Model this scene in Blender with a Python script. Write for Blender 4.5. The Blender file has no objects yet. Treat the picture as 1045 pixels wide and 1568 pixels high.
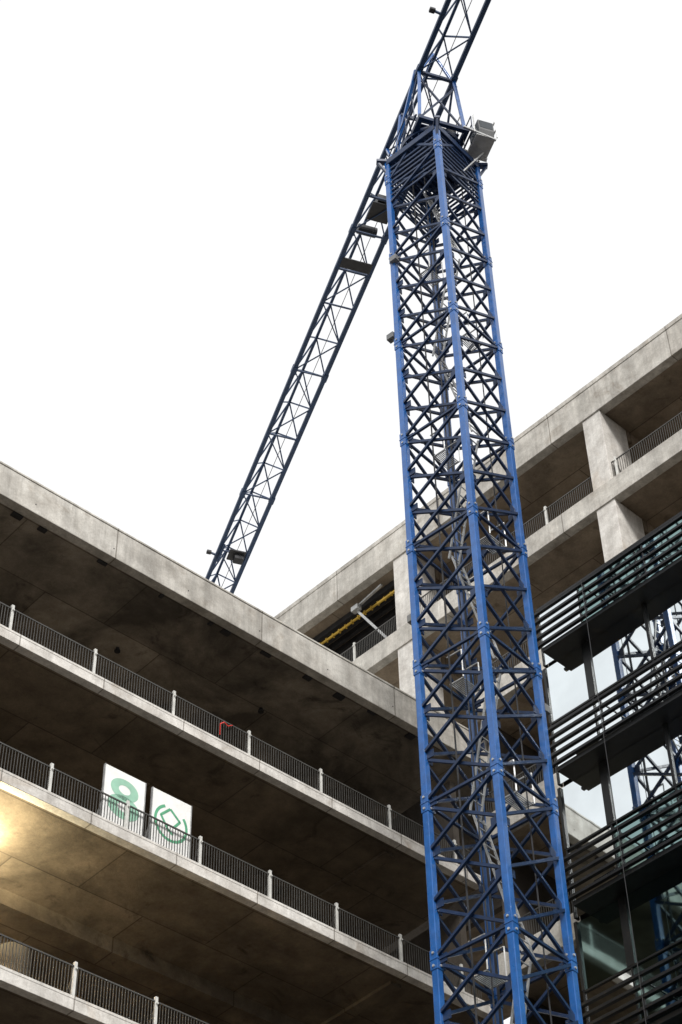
import bpy, math, random
from mathutils import Vector, Matrix, Quaternion
random.seed(7)
R=math.radians
scene=bpy.context.scene
EYE=1.6
UP=Vector((0,0,1))
# ---------------------------------------------------------------- helpers
class MB:
    def __init__(s): s.v=[]; s.f=[]
    def hexa(s,c):
        n=len(s.v); s.v+= [tuple(p) for p in c]
        s.f+=[(n,n+3,n+2,n+1),(n+4,n+5,n+6,n+7),(n,n+1,n+5,n+4),(n+1,n+2,n+6,n+5),(n+2,n+3,n+7,n+6),(n+3,n,n+4,n+7)]
    def box(s,x0,x1,y0,y1,z0,z1):
        s.hexa([(x0,y0,z0),(x1,y0,z0),(x1,y1,z0),(x0,y1,z0),(x0,y0,z1),(x1,y0,z1),(x1,y1,z1),(x0,y1,z1)])
    def obox(s,c,ax,ay,az,sx,sy,sz):
        c=Vector(c);ax=Vector(ax)*sx/2;ay=Vector(ay)*sy/2;az=Vector(az)*sz/2
        s.hexa([c-ax-ay-az,c+ax-ay-az,c+ax+ay-az,c-ax+ay-az,c-ax-ay+az,c+ax-ay+az,c+ax+ay+az,c-ax+ay+az])
    def beam(s,p,q,w,h=None,up=(0,0,1)):
        h=h or w; p=Vector(p);q=Vector(q);d=(q-p)
        L=d.length
        if L<1e-6:return
        d/=L;up=Vector(up)
        if abs(d.dot(up))>.99: up=Vector((1,0,0))
        a=d.cross(up).normalized();b=a.cross(d).normalized()
        s.obox((p+q)/2,a,b,d,w,h,L)
    def tube(s,p,q,r,n=8,r2=None):
        p=Vector(p);q=Vector(q);d=(q-p).normalized();r2=r if r2 is None else r2
        up=Vector((0,0,1)) if abs(d.z)<.95 else Vector((1,0,0))
        a=d.cross(up).normalized();b=a.cross(d)
        k=len(s.v)
        for (c,rr) in((p,r),(q,r2)):
            for i in range(n):
                t=2*math.pi*i/n; s.v.append(tuple(c+a*math.cos(t)*rr+b*math.sin(t)*rr))
        for i in range(n):
            j=(i+1)%n; s.f.append((k+i,k+j,k+n+j,k+n+i))
        s.f.append(tuple(k+i for i in range(n))[::-1]); s.f.append(tuple(k+n+i for i in range(n)))
    def build(s,name,mat,parent=None,bevel=0,smooth=False):
        me=bpy.data.meshes.new(name);me.from_pydata(s.v,[],s.f);me.update()
        import bmesh
        bm=bmesh.new();bm.from_mesh(me);bmesh.ops.recalc_face_normals(bm,faces=bm.faces);bm.to_mesh(me);bm.free()
        o=bpy.data.objects.new(name,me);scene.collection.objects.link(o)
        me.materials.append(mat)
        if parent:o.parent=parent
        if bevel:
            m=o.modifiers.new('bevel','BEVEL');m.width=bevel;m.segments=2;m.limit_method='ANGLE'
        if smooth:
            for p in me.polygons:p.use_smooth=True
            m=o.modifiers.new('es','EDGE_SPLIT');m.split_angle=R(35)
        return o
def empty(name,rz=0,loc=(0,0,0)):
    e=bpy.data.objects.new(name,None);scene.collection.objects.link(e);e.rotation_euler=(0,0,rz);e.location=loc;return e
# ---------------------------------------------------------------- materials
def newmat(name):
    m=bpy.data.materials.new(name);m.use_nodes=True;nt=m.node_tree
    return m,nt,nt.nodes['Principled BSDF']
def ramp(nt,src,p0,c0,p1,c1):
    r=nt.nodes.new('ShaderNodeValToRGB');r.color_ramp.elements[0].position=p0;r.color_ramp.elements[1].position=p1
    r.color_ramp.elements[0].color=(*c0,1);r.color_ramp.elements[1].color=(*c1,1)
    nt.links.new(src,r.inputs[0]);return r.outputs[0]
def mul(nt,a,b,f=1):
    m=nt.nodes.new('ShaderNodeMix');m.data_type='RGBA';m.blend_type='MULTIPLY';m.inputs[0].default_value=f
    nt.links.new(a,m.inputs[6]);nt.links.new(b,m.inputs[7]);return m.outputs[2]
def noise(nt,co,scale,detail=6,rough=.6,msc=None,dist=0):
    if msc:
        mp=nt.nodes.new('ShaderNodeMapping');mp.inputs['Scale'].default_value=msc;nt.links.new(co,mp.inputs[0]);co=mp.outputs[0]
    n=nt.nodes.new('ShaderNodeTexNoise');n.inputs['Scale'].default_value=scale;n.inputs['Detail'].default_value=detail
    n.inputs['Roughness'].default_value=rough;n.inputs['Distortion'].default_value=dist
    nt.links.new(co,n.inputs['Vector']);return n.outputs['Fac']
def concrete(name,c,joint=None,stain=.45,streak=.25,dark=.4,bs=.22,pv=.72):
    m,nt,b=newmat(name)
    co=nt.nodes.new('ShaderNodeTexCoord').outputs['Object']
    big=ramp(nt,noise(nt,co,bs,7,.62,dist=.6),.38,tuple(x*(1-stain) for x in c),.60,c)
    mid=ramp(nt,noise(nt,co,1.3,8,.7),.3,(.64,.62,.60),.66,(1.15,1.15,1.15))
    fine=ramp(nt,noise(nt,co,14,6,.75),.3,(.80,.80,.80),.7,(1.08,1.08,1.08))
    st=ramp(nt,noise(nt,co,1.0,6,.7,(2.2,2.2,.18)),.40,(1-streak,)*3,.58,(1,1,1))
    col=mul(nt,mul(nt,mul(nt,big,mid),fine),st)
    col=mul(nt,col,ramp(nt,noise(nt,co,.55,6,.65,dist=1.2),.30,(dark,dark*.95,dark*.9),.42,(1,1,1)))
    if joint:
        br=nt.nodes.new('ShaderNodeTexBrick');br.offset=.0 if joint[2]==0 else .5
        br.inputs['Scale'].default_value=1;br.inputs['Brick Width'].default_value=joint[0];br.inputs['Row Height'].default_value=joint[1]
        br.inputs['Mortar Size'].default_value=.026;br.inputs['Mortar Smooth'].default_value=.3
        br.inputs['Color1'].default_value=(1,1,1,1);br.inputs['Color2'].default_value=(pv,pv*.985,pv*.97,1);br.inputs['Mortar'].default_value=(.34,.32,.30,1)
        nt.links.new(co,br.inputs['Vector']);col=mul(nt,col,br.outputs['Color'],.85)
    nt.links.new(col,b.inputs['Base Color']);b.inputs['Roughness'].default_value=.88
    bp=nt.nodes.new('ShaderNodeBump');bp.inputs['Strength'].default_value=.4;bp.inputs['Distance'].default_value=.03
    nt.links.new(noise(nt,co,6,10,.7),bp.inputs['Height']);nt.links.new(bp.outputs[0],b.inputs['Normal'])
    return m
def paint(name,c,rough=.45,metal=0,wear=.35,rust=None,sc=2.5,coat=0):
    m,nt,b=newmat(name)
    co=nt.nodes.new('ShaderNodeTexCoord').outputs['Object']
    col=ramp(nt,noise(nt,co,sc,8,.7),.35,tuple(x*(1-wear) for x in c),.65,tuple(min(1,x*1.12) for x in c))
    if rust:
        mx=nt.nodes.new('ShaderNodeMix');mx.data_type='RGBA'
        f=ramp(nt,noise(nt,co,7,10,.75),.61,(0,0,0),.71,(1,1,1));nt.links.new(f,mx.inputs[0])
        nt.links.new(col,mx.inputs[6]);mx.inputs[7].default_value=(*rust,1);col=mx.outputs[2]
    nt.links.new(col,b.inputs['Base Color']);b.inputs['Metallic'].default_value=metal
    rr=ramp(nt,noise(nt,co,5,6,.7),.3,(rough*.8,)*3,.7,(min(1,rough*1.3),)*3);nt.links.new(rr,b.inputs['Roughness'])
    b.inputs['Coat Weight'].default_value=coat
    return m
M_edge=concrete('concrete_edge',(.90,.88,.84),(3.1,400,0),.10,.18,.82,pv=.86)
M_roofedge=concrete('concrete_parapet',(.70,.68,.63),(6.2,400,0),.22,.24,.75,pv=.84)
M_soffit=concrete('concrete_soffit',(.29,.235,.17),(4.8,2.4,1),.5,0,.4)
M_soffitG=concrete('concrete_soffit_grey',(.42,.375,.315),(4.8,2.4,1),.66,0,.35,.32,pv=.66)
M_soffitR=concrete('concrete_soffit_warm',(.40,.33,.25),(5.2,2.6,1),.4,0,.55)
M_col=concrete('concrete_column',(.78,.76,.72),None,.14,.18,.88)
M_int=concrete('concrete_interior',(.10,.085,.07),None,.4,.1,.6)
M_blue=paint('blue_crane_paint',(.012,.105,.36),.32,0,.25,(.22,.31,.42),3,coat=.35)
M_navy=paint('shaded_blue_bracing_paint',(.005,.024,.078),.42,0,.3,(.03,.05,.09),3)  # crane blue darkened: shade on the bracing undersides put into the colour
M_jib=paint('jib_dark_blue_paint',(.010,.038,.105),.5,0,.3,(.05,.06,.07),3)
M_galv=paint('galvanised_steel',(.50,.51,.51),.5,.4,.3,(.25,.19,.14))
M_dark=paint('dark_steel',(.035,.036,.04),.5,.3,.3)
M_white=paint('white_post_paint',(.66,.66,.63),.5,0,.2)
M_rail=paint('railing_dark_metal',(.085,.083,.078),.5,.2,.25)
M_cab=paint('cab_grey_paint',(.17,.175,.18),.5,0,.3)
M_black=paint('black_aluminium',(.010,.011,.012),.4,.2,.3)
M_slat=paint('anodised_black_slat',(.012,.013,.015),.4,.2,.2)
M_yel=paint('yellow_scaffold_paint',(.70,.46,.07),.55,0,.3)
M_red=paint('red_plastic',(.6,.03,.02),.5,0,.2)
M_sign=paint('sign_white_panel',(.93,.94,.91),.45,0,.03)
M_green=paint('sign_green_print',(.12,.42,.24),.5,0,.15)
M_pale=paint('sign_pale_green_print',(.34,.60,.46),.5,0,.1)
def glass(name,c,metal,rough):
    m,nt,b=newmat(name)
    co=nt.nodes.new('ShaderNodeTexCoord').outputs['Object']
    col=ramp(nt,noise(nt,co,.6,4,.5),.35,tuple(x*.88 for x in c),.65,c);nt.links.new(col,b.inputs['Base Color'])
    b.inputs['Metallic'].default_value=metal;b.inputs['Roughness'].default_value=rough
    bp=nt.nodes.new('ShaderNodeBump');bp.inputs['Strength'].default_value=.04;bp.inputs['Distance'].default_value=.02
    nt.links.new(noise(nt,co,.9,2,.4),bp.inputs['Height']);nt.links.new(bp.outputs[0],b.inputs['Normal'])
    return m
M_gl1=glass('coated_glass',(.80,.86,.88),1,.02)
M_gl2=glass('teal_glass',(.24,.36,.355),1,.04)
m,nt,b=newmat('cab_window_glass');b.inputs['Base Color'].default_value=(.04,.05,.06,1);b.inputs['Roughness'].default_value=.08;M_cabgl=m
m,nt,b=newmat('work_light_emitter');b.inputs['Emission Color'].default_value=(1,.86,.55,1);b.inputs['Emission Strength'].default_value=12;M_emit=m
m,nt,b=newmat('gravel_ground');co=nt.nodes.new('ShaderNodeTexCoord').outputs['Object']
nt.links.new(mul(nt,ramp(nt,noise(nt,co,.15,6),.3,(.075,.066,.055),.7,(.13,.115,.097)),ramp(nt,noise(nt,co,30,4),.3,(.7,.7,.7),.7,(1.1,1.1,1.1))),b.inputs['Base Color']);b.inputs['Roughness'].default_value=.9;M_ground=m
# ---------------------------------------------------------------- ground
g=MB();g.v=[(-1500,-1500,0),(1500,-1500,0),(1500,1500,0),(-1500,1500,0)];g.f=[(0,1,2,3)];g.build('ground',M_ground)

# ---------------------------------------------------------------- railing
def railing(par,name,x0,x1,y,z,off,sp,step=.10,hgt=1.12):
    P=MB();B=MB()
    x=off
    while x-sp>x0:x-=sp
    while x<x1:
        if x>x0:
            P.box(x-.045,x+.045,y-.04,y+.04,z,z+hgt+.12);P.tube((x,y-.05,z+hgt-.1),(x,y-.10,z+hgt-.1),.03,6)
            P.box(x-.11,x+.11,y-.11,y+.09,z,z+.03)
            B.beam((x,y+.04,z+hgt*.8),(x,y+.55,z),.04)
        x+=sp
    B.box(x0,x1,y-.02,y+.02,z+hgt-.045,z+hgt);B.box(x0,x1,y-.02,y+.02,z+.12,z+.155)
    x=x0
    while x<x1:
        B.box(x-.010,x+.010,y-.009,y+.009,z+.15,z+hgt-.045);x+=step
    P.build(name+'_posts',M_white,par);B.build(name+'_balusters',M_rail,par)

# ================================================================ LEFT BUILDING
LB=empty('concrete_car_park_building',R(42.5))
Z=lambda h:h+EYE
DL=38.0
X0,X1=-30.0,41.0
tops=[45.1,38.65,33.6,27.55,21.9,16.6,11.3,6.0]
edge=MB();sof=MB();inn=MB();col=MB();roof=MB();sofg=MB()
for i,t in enumerate(tops):
    th=1.28 if i==0 else .40
    z1=Z(t);z0=z1-th
    if i==0:
        roof.box(X0,X1+6,DL,DL+.35,z0,z1)
        sofg.box(X0,X1+6,DL+.352,DL+22,z0+.015,z0+.45)
        roof.box(X0,X1+6,DL+.352,DL+22,z0+.46,z1-.35)
        roof.box(X0,X1+6,DL-.03,DL+.38,z1+.002,z1+.09)
    else:
        edge.box(X0,X1,DL,DL+.30,z0,z1)
        edge.box(X0,X1,DL-.012,DL+.10,z1-.07,z1+.02)
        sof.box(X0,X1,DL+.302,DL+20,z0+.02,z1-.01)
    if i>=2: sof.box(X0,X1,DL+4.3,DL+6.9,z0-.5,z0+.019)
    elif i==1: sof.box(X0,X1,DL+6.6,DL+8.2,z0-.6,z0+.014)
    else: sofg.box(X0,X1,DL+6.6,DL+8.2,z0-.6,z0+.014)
    zb=Z(tops[i+1]) if i+1<len(tops) else 0
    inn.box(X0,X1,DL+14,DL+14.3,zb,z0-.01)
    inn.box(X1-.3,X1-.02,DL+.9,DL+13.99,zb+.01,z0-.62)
    x=-21.5
    while x<X1:
        col.tube((x,DL+6.2,zb),(x,DL+6.2,z0-.45),.55,32);x+=9.6
for i in (1,2):
    z0=Z(tops[i])-.40
    sof.box(37.0,37.45,DL+.6,DL+14,z0-.10,z0+.018)
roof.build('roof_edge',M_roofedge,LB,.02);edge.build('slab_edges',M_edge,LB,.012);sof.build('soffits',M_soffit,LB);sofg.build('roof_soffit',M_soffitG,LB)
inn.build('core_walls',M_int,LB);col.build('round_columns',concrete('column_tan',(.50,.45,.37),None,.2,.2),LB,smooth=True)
for i,(off,sp) in enumerate([(21.45,3.1),(23.45,2.75),(24.9,2.75),(22,2.8),(22,2.8),(22,2.8),(22,2.8)]):
    railing(LB,'railing_floor_%d'%i,X0 if i>3 else 0,X1-.1,DL+.27,Z(tops[i+1])+.001,off,sp)
fx=MB();x=2
while x<X1:
    zz=Z(45.1)-1.28
    fx.box(x,x+random.uniform(.08,.45),DL+.37,DL+.37+random.uniform(.08,.25),zz-.05,zz+.01)
    x+=random.uniform(.5,2.6)
x=3
while x<X1:
    fx.tube((x,DL-.015,Z(45.1)-.9),(x,DL+.01,Z(45.1)-.9),.02,8);x+=3.1
fx.build('tie_plugs',M_dark,LB)
ex=MB()
for x,y,i in((20.5,40.2,0),(27.5,41.5,0),(33.3,40.8,0)):
    z0=Z(tops[i])-(1.26 if i==0 else .38);ex.tube((x,y,z0),(x,y,z0-.12),.06,10);ex.tube((x,y,z0-.12),(x,y,z0-.17),.11,10)
ex.build('soffit_outlets',M_dark,LB)
tp=MB()
p=[(29.5,DL+.2,Z(38.65)+.85),(29.62,DL+.15,Z(38.65)+.95),(29.8,DL+.18,Z(38.65)+.9),(30.0,DL+.2,Z(38.65)+1.05)]
for a,b_ in zip(p,p[1:]):tp.beam(a,b_,.02,.03)
tp.beam((29.5,DL+.2,Z(38.65)+.4),(29.5,DL+.2,Z(38.65)+.85),.02,.02)
tp.build('red_barrier_tape',M_red,LB)
def worklight(x,y,z,L,energy):
    w=empty('work_light',R(42.5))
    a=MB();a.box(x-L/2,x+L/2,y-.07,y+.07,z-.09,z-.02)
    for s in(-1,1):a.tube((x+s*L*.4,y,z-.02),(x+s*L*.4,y,Z(33.2)),.012,6)
    a.build('housing',M_galv,w)
    e=MB();e.box(x-L/2+.04,x+L/2-.04,y-.05,y+.05,z-.018,z);e.build('tube',M_emit,w)
    l=bpy.data.lights.new('lamp','AREA');l.shape='RECTANGLE';l.size=L;l.size_y=.12;l.energy=energy;l.color=(1,.86,.56)
    o=bpy.data.objects.new('lamp',l);scene.collection.objects.link(o);o.parent=w;o.location=(x,y,z+.03);o.rotation_euler=(math.pi,0,0)
worklight(20.3,DL+2.7,Z(33.2)-1.15,4.8,2500)
worklight(21.2,DL+9.6,Z(33.2)-.9,3.0,1500)

def sign(x0,x1,kind,lean):
    s=empty('site_sign_board',R(42.5));z0=Z(33.6)+.02;y=DL+.37;H=2.28;w=x1-x0
    a=MB();a.box(x0,x1,y,y+.05,z0,z0+H);a.build('panel',M_sign,s,.01)
    a=MB()
    for xx in(x0-.03,x1+.0):a.box(xx,xx+.03,y-.01,y+.07,z0,z0+H)
    for xx in(x0+.2,x1-.2):a.beam((xx,y+.06,z0+1.8),(xx,y+.9,z0),.05)
    a.build('frame',M_galv,s)
    a=MB();yy=y-.004;cx=(x0+x1)/2
    def arc(cx,cz,r0,r1,a0,a1,n=40,sx=1):
        k=len(a.v)
        for i in range(n+1):
            t=R(a0+(a1-a0)*i/n)
            for r in(r0,r1):a.v.append((cx+math.cos(t)*r*sx,yy,cz+math.sin(t)*r))
        for i in range(n):a.f.append((k+2*i,k+2*i+1,k+2*i+3,k+2*i+2))
    if kind==8:
        arc(cx,z0+1.64,.16,.38,0,360,sx=1.35);arc(cx,z0+1.0,.16,.42,0,360,sx=1.4)
        a.build('number_print',M_pale,s)
    else:
        cz=z0+1.25
        arc(cx,cz,.56,.66,115,400,sx=.97)
        def ln(p,q,wd=.085):
            p=Vector(p);q=Vector(q);d=(q-p).normalized();n_=Vector((-d.y,d.x))*wd/2;k=len(a.v)
            for c_ in(p+n_,q+n_,q-n_,p-n_):a.v.append((c_.x,yy-.001,c_.y))
            a.f.append((k,k+1,k+2,k+3))
        ln((cx-.40,cz+.16),(cx-.05,cz+.52));ln((cx-.05,cz+.52),(cx+.34,cz+.20));ln((cx-.40,cz+.18),(cx-.12,cz-.22));ln((cx+.34,cz+.22),(cx+.10,cz-.10));ln((cx-.14,cz-.22),(cx+.10,cz-.38))
        a.build('logo_print',M_green,s)
sign(25.38,26.86,8,0);sign(27.16,28.62,1,0)

# ================================================================ RIGHT CONCRETE BUILDING
RB=empty('concrete_frame_building',R(-45.5))
DR=42.3;XC=-36.45
rt=[58.2,52.45,46.7,41.0,35.3,29.6,23.9,18.2,12.5,6.8]
edge=MB();sof=MB();inn=MB();col=MB();roof=MB()
for i,t in enumerate(rt):
    z1=Z(t);th=1.75 if i==0 else 1.0;z0=z1-th
    xa=-62 if i<2 else XC+.02;xb=14
    if i==0:
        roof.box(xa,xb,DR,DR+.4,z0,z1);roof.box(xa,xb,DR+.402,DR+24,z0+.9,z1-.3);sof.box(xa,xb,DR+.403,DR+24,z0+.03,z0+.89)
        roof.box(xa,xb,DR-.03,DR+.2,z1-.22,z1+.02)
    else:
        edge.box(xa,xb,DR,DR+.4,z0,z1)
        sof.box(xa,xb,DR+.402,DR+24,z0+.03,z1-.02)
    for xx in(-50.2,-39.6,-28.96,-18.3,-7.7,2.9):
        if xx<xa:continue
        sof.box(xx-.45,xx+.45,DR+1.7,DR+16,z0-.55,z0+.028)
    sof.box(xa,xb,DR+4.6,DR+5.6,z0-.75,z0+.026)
    zb=Z(rt[i+1]) if i+1<len(rt) else 0
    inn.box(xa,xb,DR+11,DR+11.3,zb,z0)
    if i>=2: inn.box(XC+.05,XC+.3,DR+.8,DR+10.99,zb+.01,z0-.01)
    for xx in(-50.2,-39.6,-28.96,-18.3,-7.7,2.9):
        if xx<xa:continue
        col.box(xx-.45,xx+.45,DR+.06,DR+1.65,zb+.002,z0-.003)
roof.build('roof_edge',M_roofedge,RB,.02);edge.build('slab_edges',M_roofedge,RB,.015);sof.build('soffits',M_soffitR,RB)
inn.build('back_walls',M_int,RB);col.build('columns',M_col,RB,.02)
for i in range(1,5):
    railing(RB,'railing_floor_%d'%i,-61 if i<2 else XC+.2,10,DR+.25,Z(rt[i])+.001,-28.3,3.6)
rb=MB();zz=Z(58.2)-1.75
for k in range(11):
    y=DR+.9+k*.42;rb.box(-49.6,-40.3,y,y+.16,zz-.28,zz+.02)
rb.build('formwork_joists',M_dark,RB)
yb=MB()
for yo,zo in((DR+1.0,-.45),):
    yb.box(-48.5,-40.6,yo,yo+.06,zz+zo-.1,zz+zo)
    for k in range(20):
        yb.box(-48.4+k*.4,-48.34+k*.4,yo-.03,yo+.1,zz+zo-.14,zz+zo+.03)
yb.box(-41.8,-40.5,DR+.8,DR+.88,zz-.8,zz-.7)
yb.build('yellow_formwork_beams',M_yel,RB)
st=MB();st.beam((-42.9,DR+.6,zz-.5),(-41.0,DR+.9,zz-3.6),.11);st.beam((-42.7,DR+.6,zz-.4),(-41.2,DR+.5,zz-.3),.10)
st.box(-43.0,-42.6,DR+.4,DR+.65,zz-.7,zz-.45);st.tube((-47.2,DR+.5,Z(52.45)),(-47.2,DR+.5,zz-.1),.06,8)
st.build('prop_struts',M_galv,RB)

# ================================================================ GLASS BUILDING
GB=empty('glass_office_building',R(-45.5))
DG=35.0;DF=35.72;gx0,gx1=-27.6,14.0;sx0=-27.1
lv=[40.1-4.55*k for k in range(9)]
blk=MB();sl=MB();g1=MB();g2=MB();ml=MB();rod=MB()
blk.box(gx0+.05,gx1,DF+.15,DR-.05,0,Z(40.95)-.02)
blk.box(gx0-.03,gx1,DF-.06,DR-.04,Z(40.95)-.015,Z(41.02))
xs=[gx0,-25.95]
while xs[-1]<gx1:xs.append(xs[-1]+2.3)
for k,t in enumerate(lv):
    z1=Z(t);zn=max(z1-4.55,0);ztop=z1+.80
    blk.box(sx0,gx1,DG+.05,DF+.14,z1-1.56,z1-1.42)
    blk.box(gx0-.02,gx1,DF-.05,DF+.14,z1+.80,z1+.86)
    for j in range(5):
        zs=z1-j*.32
        sl.box(sx0-.25,gx1,DG-.06,DG+.06,zs-.085,zs)
    for q in range(len(xs)-1):
        xa=xs[q]+.04;xb=xs[q+1]-.04
        for (za,zb_,kind) in((z1-1.41,ztop-.01,0),(zn+.87,z1-1.57,1)):
            if zb_<=za:continue
            if kind==0: mb=g2 if (q>0 and random.random()<.8) else g1
            elif k>=2: mb=g2 if random.random()<.9 else g1
            else: mb=g2 if (random.random()<.3 and q>0) else g1
            tx=random.uniform(-.010,.010);tz=random.uniform(-.010,.010)
            kk=len(mb.v)
            mb.v+=[(xa,DF+tx,za),(xb,DF-tx,za),(xb,DF-tx+tz,zb_),(xa,DF+tx+tz,zb_)];mb.f.append((kk,kk+1,kk+2,kk+3))
        wm=.13 if q==1 else .05
        ml.box(xs[q]-wm,xs[q]+wm,DF-.06,DF+.14,zn+.861,z1-1.561)
        ml.box(xs[q]-.03,xs[q]+.03,DF-.04,DF+.14,z1-1.419,z1+.799)
        xr=sx0+1.9+q*2.3
        rod.beam((xr,DG,z1-1.4),(xr,DG,z1),.045)
        rod.beam((xr,DG,z1-.2),(xr,DF,z1-.2),.04)
        if q%3==0: rod.tube((xr,DG-.09,zn+.0),(xr,DG-.09,z1+.0),.011,8)
    kk=len(g2.v);g2.v+=[(gx0,DF+.2,zn+.1),(gx0,DR-.2,zn+.1),(gx0,DR-.2,z1-.05),(gx0,DF+.2,z1-.05)];g2.f.append((kk,kk+1,kk+2,kk+3))
blk.build('black_spandrels',M_black,GB);sl.build('sunshade_slats',M_slat,GB);g1.build('coated_panes',M_gl1,GB);g2.build('teal_panes',M_gl2,GB)
ml.build('mullions',M_black,GB);rod.build('hanger_rods',M_dark,GB)

# ================================================================ TOWER CRANE
CR=empty('tower_crane',0)
ctr=Vector((3.674,40.445,0));u1=Vector((-.756,.654,0)).normalized();u2=Vector((.654,.756,0)).normalized();W=2.31
def cpt(a,b,z):return ctr+u1*(a*W/2)+u2*(b*W/2)+Vector((0,0,z))
corners=[(-1,-1),(1,-1),(1,1),(-1,1)]
legs=MB();br=MB();slv=MB();bol=MB()
top=59.92;S=4.68
z_s=27.16-4.68*5
zs=[z_s+S*i for i in range(13)]
faces=[((-1,-1),(1,-1)),((1,-1),(1,1)),((1,1),(-1,1)),((-1,1),(-1,-1))]
hp=S/3
for (a,b_) in corners:
    legs.obox(cpt(a,b_,(top+1.2)/2),u1,u2,UP,.20,.20,top+1.2)
    for z in zs:
        slv.obox(cpt(a,b_,z),u1,u2,UP,.236,.236,.56)
        for dz in(-.18,.18):
            for (ux,uy) in((u1,u2),(u2,u1)):
                c=cpt(a,b_,z+dz);bol.tube(c-ux*.15,c+ux*.15,.035,8)
        slv.obox(cpt(a,b_,z),u1,u2,UP,.265,.265,.03)
i=0;z=zs[0]-S
while z<top-.1:
    for fi,(A,B) in enumerate(faces):
        if z<0: continue
        inw=(cpt(0,0,0)-(cpt(*A,0)+cpt(*B,0))/2).normalized()*.05
        br.beam(cpt(*A,z+.06)+inw,cpt(*B,z+hp-.06)+inw,.082,.082)
        br.beam(cpt(*B,z+.06)-inw,cpt(*A,z+hp-.06)-inw,.082,.082)
        for X in(A,B):
            p=cpt(*X,z);d_=(cpt(*(B if X is A else A),z)-p).normalized()
            br.obox(p+d_*.2,d_,UP,inw.normalized(),.26,.24,.03)
        if (i%3)==0:
            br.beam(cpt(*A,z+.02),cpt(*B,z+.02),.08,.08)
    i+=1;z+=hp
legs.build('mast_legs',M_blue,CR,.02);br.build('mast_bracing',M_navy,CR);slv.build('leg_sleeves',M_blue,CR,.012);bol.build('joint_pins',M_galv,CR)
ld=MB();pf=MB();cb=MB()
for k,z in enumerate(zs):
    if z>58:break
    s=1 if k%2 else -1
    b0=cpt(-.55*s,.15,z-.0);b1=cpt(.45*s,.15,z+S)
    for off in(-.22,.22):
        ld.beam(b0+u2*off,b1+u2*off,.05)
    for r in range(15):
        c=b0.lerp(b1,(r+.5)/15);ld.beam(c-u2*.22,c+u2*.22,.03)
    pc=cpt(.6*s,.25,z-.05)
    for q in range(9):pf.obox(pc+u1*(-.22+q*.055),u1,u2,UP,.022,.7,.03)
    for e in(-1,1):
        pf.beam(pc+u2*.35*e-u1*.24,pc+u2*.35*e+u1*.24,.04)
        pf.beam(pc+u2*.38*e-u1*.26+UP,pc+u2*.38*e+u1*.26+UP,.035)
        pf.beam(pc+u2*.38*e-u1*.26,pc+u2*.38*e-u1*.26+UP,.035)
for a_,b_,r_ in((.3,-.7,.028),(-.2,-.75,.022),(-.8,.35,.022),(.75,.75,.04)):
    cb.tube(cpt(a_,b_,3),cpt(a_,b_,60),r_,6)
ld.build('access_ladders',M_galv,CR);pf.build('landings',M_galv,CR);cb.build('power_cables',M_dark,CR)
jb=MB()
for (a,b_,z) in((1.12,-.95,38.5),(1.25,-1.0,51.2),(.9,-1.1,55.0),(-1.0,1.15,35.2)):
    jb.obox(cpt(a,b_,z),u1,u2,UP,.28,.22,.26);jb.beam(cpt(a,b_,z),cpt(a*.8,b_*.95,z),.05)
jb.build('mast_boxes',M_cab,CR,.01)
# mast head adapter
hd=MB();dk=MB()
zt=61.1
for A,B in faces:
    hd.beam(cpt(*A,zt-.1),cpt(*B,zt-.1),.24,.30)
    dk.beam(cpt(*A,zt-1.2),(cpt(*A,zt)+cpt(*B,zt))/2,.10);dk.beam(cpt(*B,zt-1.2),(cpt(*A,zt)+cpt(*B,zt))/2,.10)
    for q in range(8):
        z=zt-.5-q*.27
        dk.beam(cpt(*A,z),cpt(*B,z),.05,.09)
for (a,b_) in corners:
    hd.beam(cpt(a*.8,b_*.8,zt+.0),cpt(a*1.26,b_*1.26,zt+.02),.22,.14);hd.beam(cpt(a*1.0,b_*1.0,zt-.8),cpt(a*1.22,b_*1.22,zt-.05),.10,.10)
for k in range(14):
    t=-1+2*k/13;dk.beam(cpt(t,-1,zt-.32),cpt(t,1,zt-.32),.07,.05)
for k in range(10):
    t=-.9+1.8*k/9;dk.beam(cpt(-.9,t,zt+.3),cpt(.9,t,zt+.3),.10,.06)
hd.build('mast_head_frame',M_navy,CR,.015);dk.build('head_platform_grating',M_navy,CR)
gj=Vector((-.337,.9415,0)).normalized();sj=Vector((gj.y,-gj.x,0))
def jp(a,s,z):return Vector((ctr.x,ctr.y,0))+gj*a+sj*s+Vector((0,0,z))
sw=MB();tt=MB()
tt.tube(jp(0,0,zt+.05),jp(0,0,zt+.5),1.05,40);tt.tube(jp(0,0,zt+.5),jp(0,0,zt+.72),1.18,40)
for k in range(24):
    t=2*math.pi*k/24;c=jp(math.cos(t)*1.12,math.sin(t)*1.12,zt+.38);tt.tube(c,c+Vector((0,0,.14)),.04,6)
tt.build('slewing_ring',M_navy,CR,smooth=True)
HJ=63.9+EYE;WJ=1.40
zb=zt+.75
dkf=MB()
for s in(-1,1):
    dkf.beam(jp(-1.4,s*.9,zb),jp(1.6,s*.9,zb),.18,.24)
    sw.beam(jp(-1.2,s*.9,zb),jp(-1.1,s*.7,HJ),.13);sw.beam(jp(1.5,s*.9,zb),jp(.9,s*.7,HJ),.13)
    dkf.beam(jp(-1.2,s*.9,zb),jp(.9,s*.7,HJ),.08);dkf.beam(jp(1.5,s*.9,zb),jp(-1.1,s*.7,HJ),.08)
for a in(-1.3,-.4,.6,1.5):
    dkf.beam(jp(a,-.9,zb),jp(a,.9,zb),.15,.18)
dkf.beam(jp(-1.15,-.9,zb+.2),jp(-1.1,.8,HJ-.4),.07);dkf.beam(jp(-1.15,.9,zb+.2),jp(-1.1,-.8,HJ-.4),.07)
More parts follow.
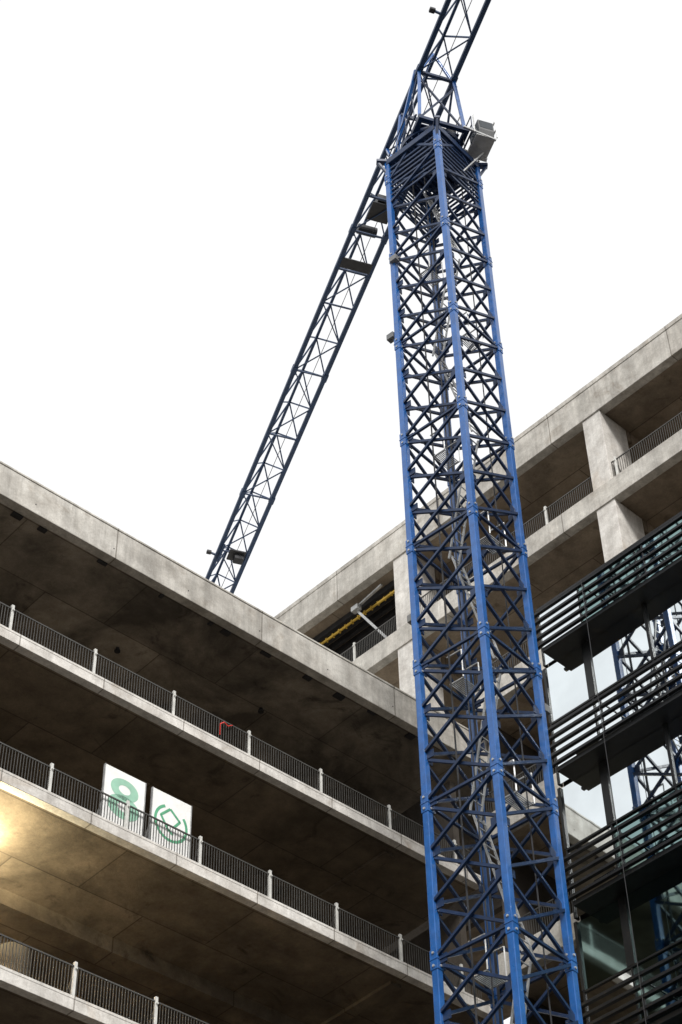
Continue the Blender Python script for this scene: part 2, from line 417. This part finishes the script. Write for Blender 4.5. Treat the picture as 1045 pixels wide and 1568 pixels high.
dkf.beam(jp(-1.1,-.7,HJ-.1),jp(-1.1,.7,HJ-.1),.12);dkf.beam(jp(.9,-.7,HJ-.1),jp(.9,.7,HJ-.1),.12)
dkf.obox(jp(.2,0,zb+.13),gj,sj,UP,2.4,1.5,.05)
for s in(-1,1):
    for a in(-1.3,-.5,.4,1.3):dkf.beam(jp(a,s*1.15,zb),jp(a,s*1.15,zb+1.1),.04)
    dkf.beam(jp(-1.3,s*1.15,zb+1.1),jp(1.3,s*1.15,zb+1.1),.04);dkf.beam(jp(-1.3,s*1.15,zb+.55),jp(1.3,s*1.15,zb+.55),.035);dkf.beam(jp(-1.4,s*1.1,zb),jp(1.4,s*1.1,zb),.06)
sw.build('slewing_legs',M_blue,CR,.012);dkf.build('slewing_frame',M_navy,CR,.008)
mo=MB()
for a,s in((.9,-.7),(-.7,.6)):
    mo.tube(jp(a,s,zb+.1),jp(a,s,zb+.8),.16,14)
mo.obox(jp(.5,.45,zb+.4),gj,sj,UP,.6,.35,.6)
mo.build('slewing_motors',M_dark,CR,.02)
# cab and its platform
cab=empty('operator_cab');cab.parent=CR
cx,cy=-1.05,1.62
b=MB();zc=zt+.45
prof=[(-.38,0),(.38,0),(.50,.32),(.45,1.0),(-.38,1.0)]
for s in(-.31,.31):
    for (a,z) in prof:b.v.append(tuple(jp(cx-a,cy+s,zc+z)))
n=5;b.f.append(tuple(range(n)));b.f.append(tuple(range(n,2*n))[::-1])
for i_ in range(n):b.f.append((i_,(i_+1)%n,n+(i_+1)%n,n+i_))
b.build('cab_shell',M_cab,cab,.03)
w=MB()
for s in(-1,1):w.obox(jp(cx-.02,cy+s*.314,zc+.63),gj,sj,UP,.6,.02,.42)
w.obox(jp(cx-.485,cy,zc+.66),gj,sj,UP,.03,.5,.42)
w.build('cab_windows',M_cabgl,cab)
f=MB()
f.obox(jp(cx+.05,cy-.05,zc-.05),gj,sj,UP,1.05,.75,.05)
f.obox(jp(cx+1.2,cy-.45,zc-.05),gj,sj,UP,1.3,.5,.04)
for s in(-1,1):f.beam(jp(cx+s*.45,.7,zb-.1),jp(cx+s*.45,cy+.35,zc-.1),.08)
for a,s in((1.8,-.7),(1.8,-.1),(.6,-.1),(.6,.38),(-.5,-.5),(-.5,.38),(1.2,-.1)):
    f.beam(jp(cx+a,cy+s,zc),jp(cx+a,cy+s,zc+1.1),.045)
for h in(.55,1.1):
    f.beam(jp(cx+1.8,cy-.7,zc+h),jp(cx+1.8,cy-.1,zc+h),.04);f.beam(jp(cx+.6,cy-.1,zc+h),jp(cx+1.8,cy-.1,zc+h),.04)
    f.beam(jp(cx-.5,cy+.38,zc+h),jp(cx+.6,cy+.38,zc+h),.04)
for a in(1.8,.9,.1):   # taller light guard rail beside the cab
    f.beam(jp(cx+a,cy-.7,zc),jp(cx+a,cy-.7,zc+1.9),.035)
f.beam(jp(cx+1.8,cy-.7,zc+1.9),jp(cx+.1,cy-.7,zc+1.9),.035);f.beam(jp(cx+1.8,cy-.7,zc+1.3),jp(cx+.1,cy-.7,zc+1.3),.03)
for s in(0,.4):f.beam(jp(cx+.2+s,cy-.8,zc-1.7),jp(cx+.2+s,cy+.1,zc-.1),.045)
for r in range(8):
    t=r/8;f.beam(jp(cx+.2,cy-.8+t*.9,zc-1.7+1.6*t),jp(cx+.6,cy-.8+t*.9,zc-1.7+1.6*t),.03)
f.build('cab_platform',M_galv,cab)
# jib
jb=MB();jd=MB();HT=1.3
a0,a1=-44.0,37.0
for s in(-1,1):jb.beam(jp(a0,s*WJ/2,HJ),jp(a1,s*WJ/2,HJ),.18,.18)
jb.beam(jp(a0,0,HJ+HT),jp(a1,0,HJ+HT),.11,.11)
PL=1.95;k=0;a=a0
while a<a1-.1:
    b2=min(a+PL,a1);m_=(a+b2)/2
    s=1 if k%2 else -1
    if k%2==0: jd.beam(jp(a,-WJ/2,HJ),jp(a,WJ/2,HJ),.06)
    jd.beam(jp(a,s*WJ/2,HJ),jp(b2,-s*WJ/2,HJ),.045)
    for s in(-1,1):
        jd.beam(jp(a,s*WJ/2,HJ),jp(m_,0,HJ+HT),.055);jd.beam(jp(b2,s*WJ/2,HJ),jp(m_,0,HJ+HT),.055)
    if k%4==2:
        for s in(-1,1):
            jb.obox(jp(a,s*WJ/2,HJ),gj,sj,UP,.42,.23,.23)
    k+=1;a=b2
jb.build('jib_chords',M_jib,CR,.01);jd.build('jib_lacing',M_jib,CR)
rr=MB();rr.tube(jp(a0,.15,HJ+.1),jp(a1,.15,HJ+.1),.015,6);rr.build('jib_ropes',M_dark,CR)
tr=MB();tg=MB()
tr.obox(jp(5.6,.1,HJ+.06),gj,sj,UP,.9,.9,.06);tr.obox(jp(5.4,.1,HJ+.4),gj,sj,UP,.6,.5,.45)
tr.obox(jp(8.3,0,HJ-.1),gj,sj,UP,.5,1.3,.08);tr.tube(jp(6.9,-.4,HJ+.5),jp(6.9,.4,HJ+.5),.22,16)
for a in(4.9,8.7):
    tg.beam(jp(a,-.8,HJ-.02),jp(a,.8,HJ-.02),.08)
tr.obox(jp(26.2,.15,HJ-.15),gj,sj,UP,.7,.8,.1);tr.obox(jp(26.2,.25,HJ-.35),gj,sj,UP,.4,.45,.3)
for s in(-1,1):tg.tube(jp(25.6,s*.6,HJ-.2),jp(26.8,s*.6,HJ-.2),.05,8)
tr.obox(jp(35.2,0,HJ-.9),gj,sj,UP,2.2,1.2,1.8)
for a,s in((-3.6,-1),(26.6,-1)):
    tg.beam(jp(a,s*.7,HJ),jp(a,s*1.05,HJ+.1),.08);tr.obox(jp(a,s*1.1,HJ+.1),gj,sj,UP,.2,.22,.14)
tr.build('winch_and_trolley',M_dark,CR,.02);tg.build('jib_platform_rails',M_jib,CR)
ap=MB()
ap.beam(jp(1.9,-1.0,zb),jp(-.9,-.75,HJ+.3),.13);ap.beam(jp(2.6,-.7,HJ),jp(1.0,-1.0,zb),.10)
ap.beam(jp(-1.0,-.7,HJ),jp(-1.0,0,HJ+1.7),.09);ap.beam(jp(-1.0,.7,HJ),jp(-1.0,0,HJ+1.7),.09);ap.beam(jp(1.5,0,HJ+HT),jp(-1.0,0,HJ+1.7),.08)
ap.build('head_struts',M_blue,CR,.01)
fo=MB();fo.box(ctr.x-3,ctr.x+3,ctr.y-3,ctr.y+3,0,1.0);fo.build('foundation_block',M_col,CR,.05)

# ================================================================ WORLD, SUN, CAMERA
w=bpy.data.worlds.new("World");scene.world=w;w.use_nodes=True;nt=w.node_tree
bg=nt.nodes['Background'];sky=nt.nodes.new('ShaderNodeTexSky');sky.sky_type='NISHITA';sky.sun_disc=False
SE,SA=40,172
sky.sun_elevation=R(SE);sky.sun_rotation=R(SA);sky.dust_density=4;sky.air_density=1
tc=nt.nodes.new('ShaderNodeTexCoord')
cl=ramp(nt,noise(nt,tc.outputs['Generated'],1.6,5,.55),.3,(.94,.943,.945),.7,(1,1,1))
sc=nt.nodes.new('ShaderNodeVectorMath');sc.operation='SCALE';sc.inputs['Scale'].default_value=9.6;nt.links.new(cl,sc.inputs[0])
mx=nt.nodes.new('ShaderNodeMix');mx.data_type='RGBA';mx.inputs[0].default_value=.92
nt.links.new(sky.outputs[0],mx.inputs[6]);nt.links.new(sc.outputs[0],mx.inputs[7]);nt.links.new(mx.outputs[2],bg.inputs[0])
bg.inputs[1].default_value=.12
sun=bpy.data.lights.new('sun','SUN');sun.energy=3.2;sun.angle=R(12);sun.color=(1,.965,.92)
so=bpy.data.objects.new('sun',sun);scene.collection.objects.link(so)
sd=Vector((math.sin(R(SA))*math.cos(R(SE)),math.cos(R(SA))*math.cos(R(SE)),math.sin(R(SE))))
so.rotation_euler=sd.to_track_quat('Z','Y').to_euler()
cam=bpy.data.cameras.new('camera');co_=bpy.data.objects.new('camera',cam);scene.collection.objects.link(co_)
th=R(45.6);ph=R(-1.415)
d=Vector((0,math.cos(th),math.sin(th)));u0=Vector((0,-math.sin(th),math.cos(th)));r0=Vector((1,0,0))
r=r0*math.cos(ph)+u0*math.sin(ph);u=-r0*math.sin(ph)+u0*math.cos(ph)
mat=Matrix((( r.x,u.x,-d.x,0),(r.y,u.y,-d.y,0),(r.z,u.z,-d.z,EYE),(0,0,0,1)))
co_.matrix_world=mat
cam.sensor_fit='VERTICAL';cam.sensor_height=36;cam.sensor_width=24;cam.lens=67.5;cam.clip_end=5000;cam.clip_start=.1
scene.camera=co_
scene.view_settings.view_transform='Standard';scene.view_settings.look='None';scene.view_settings.exposure=0
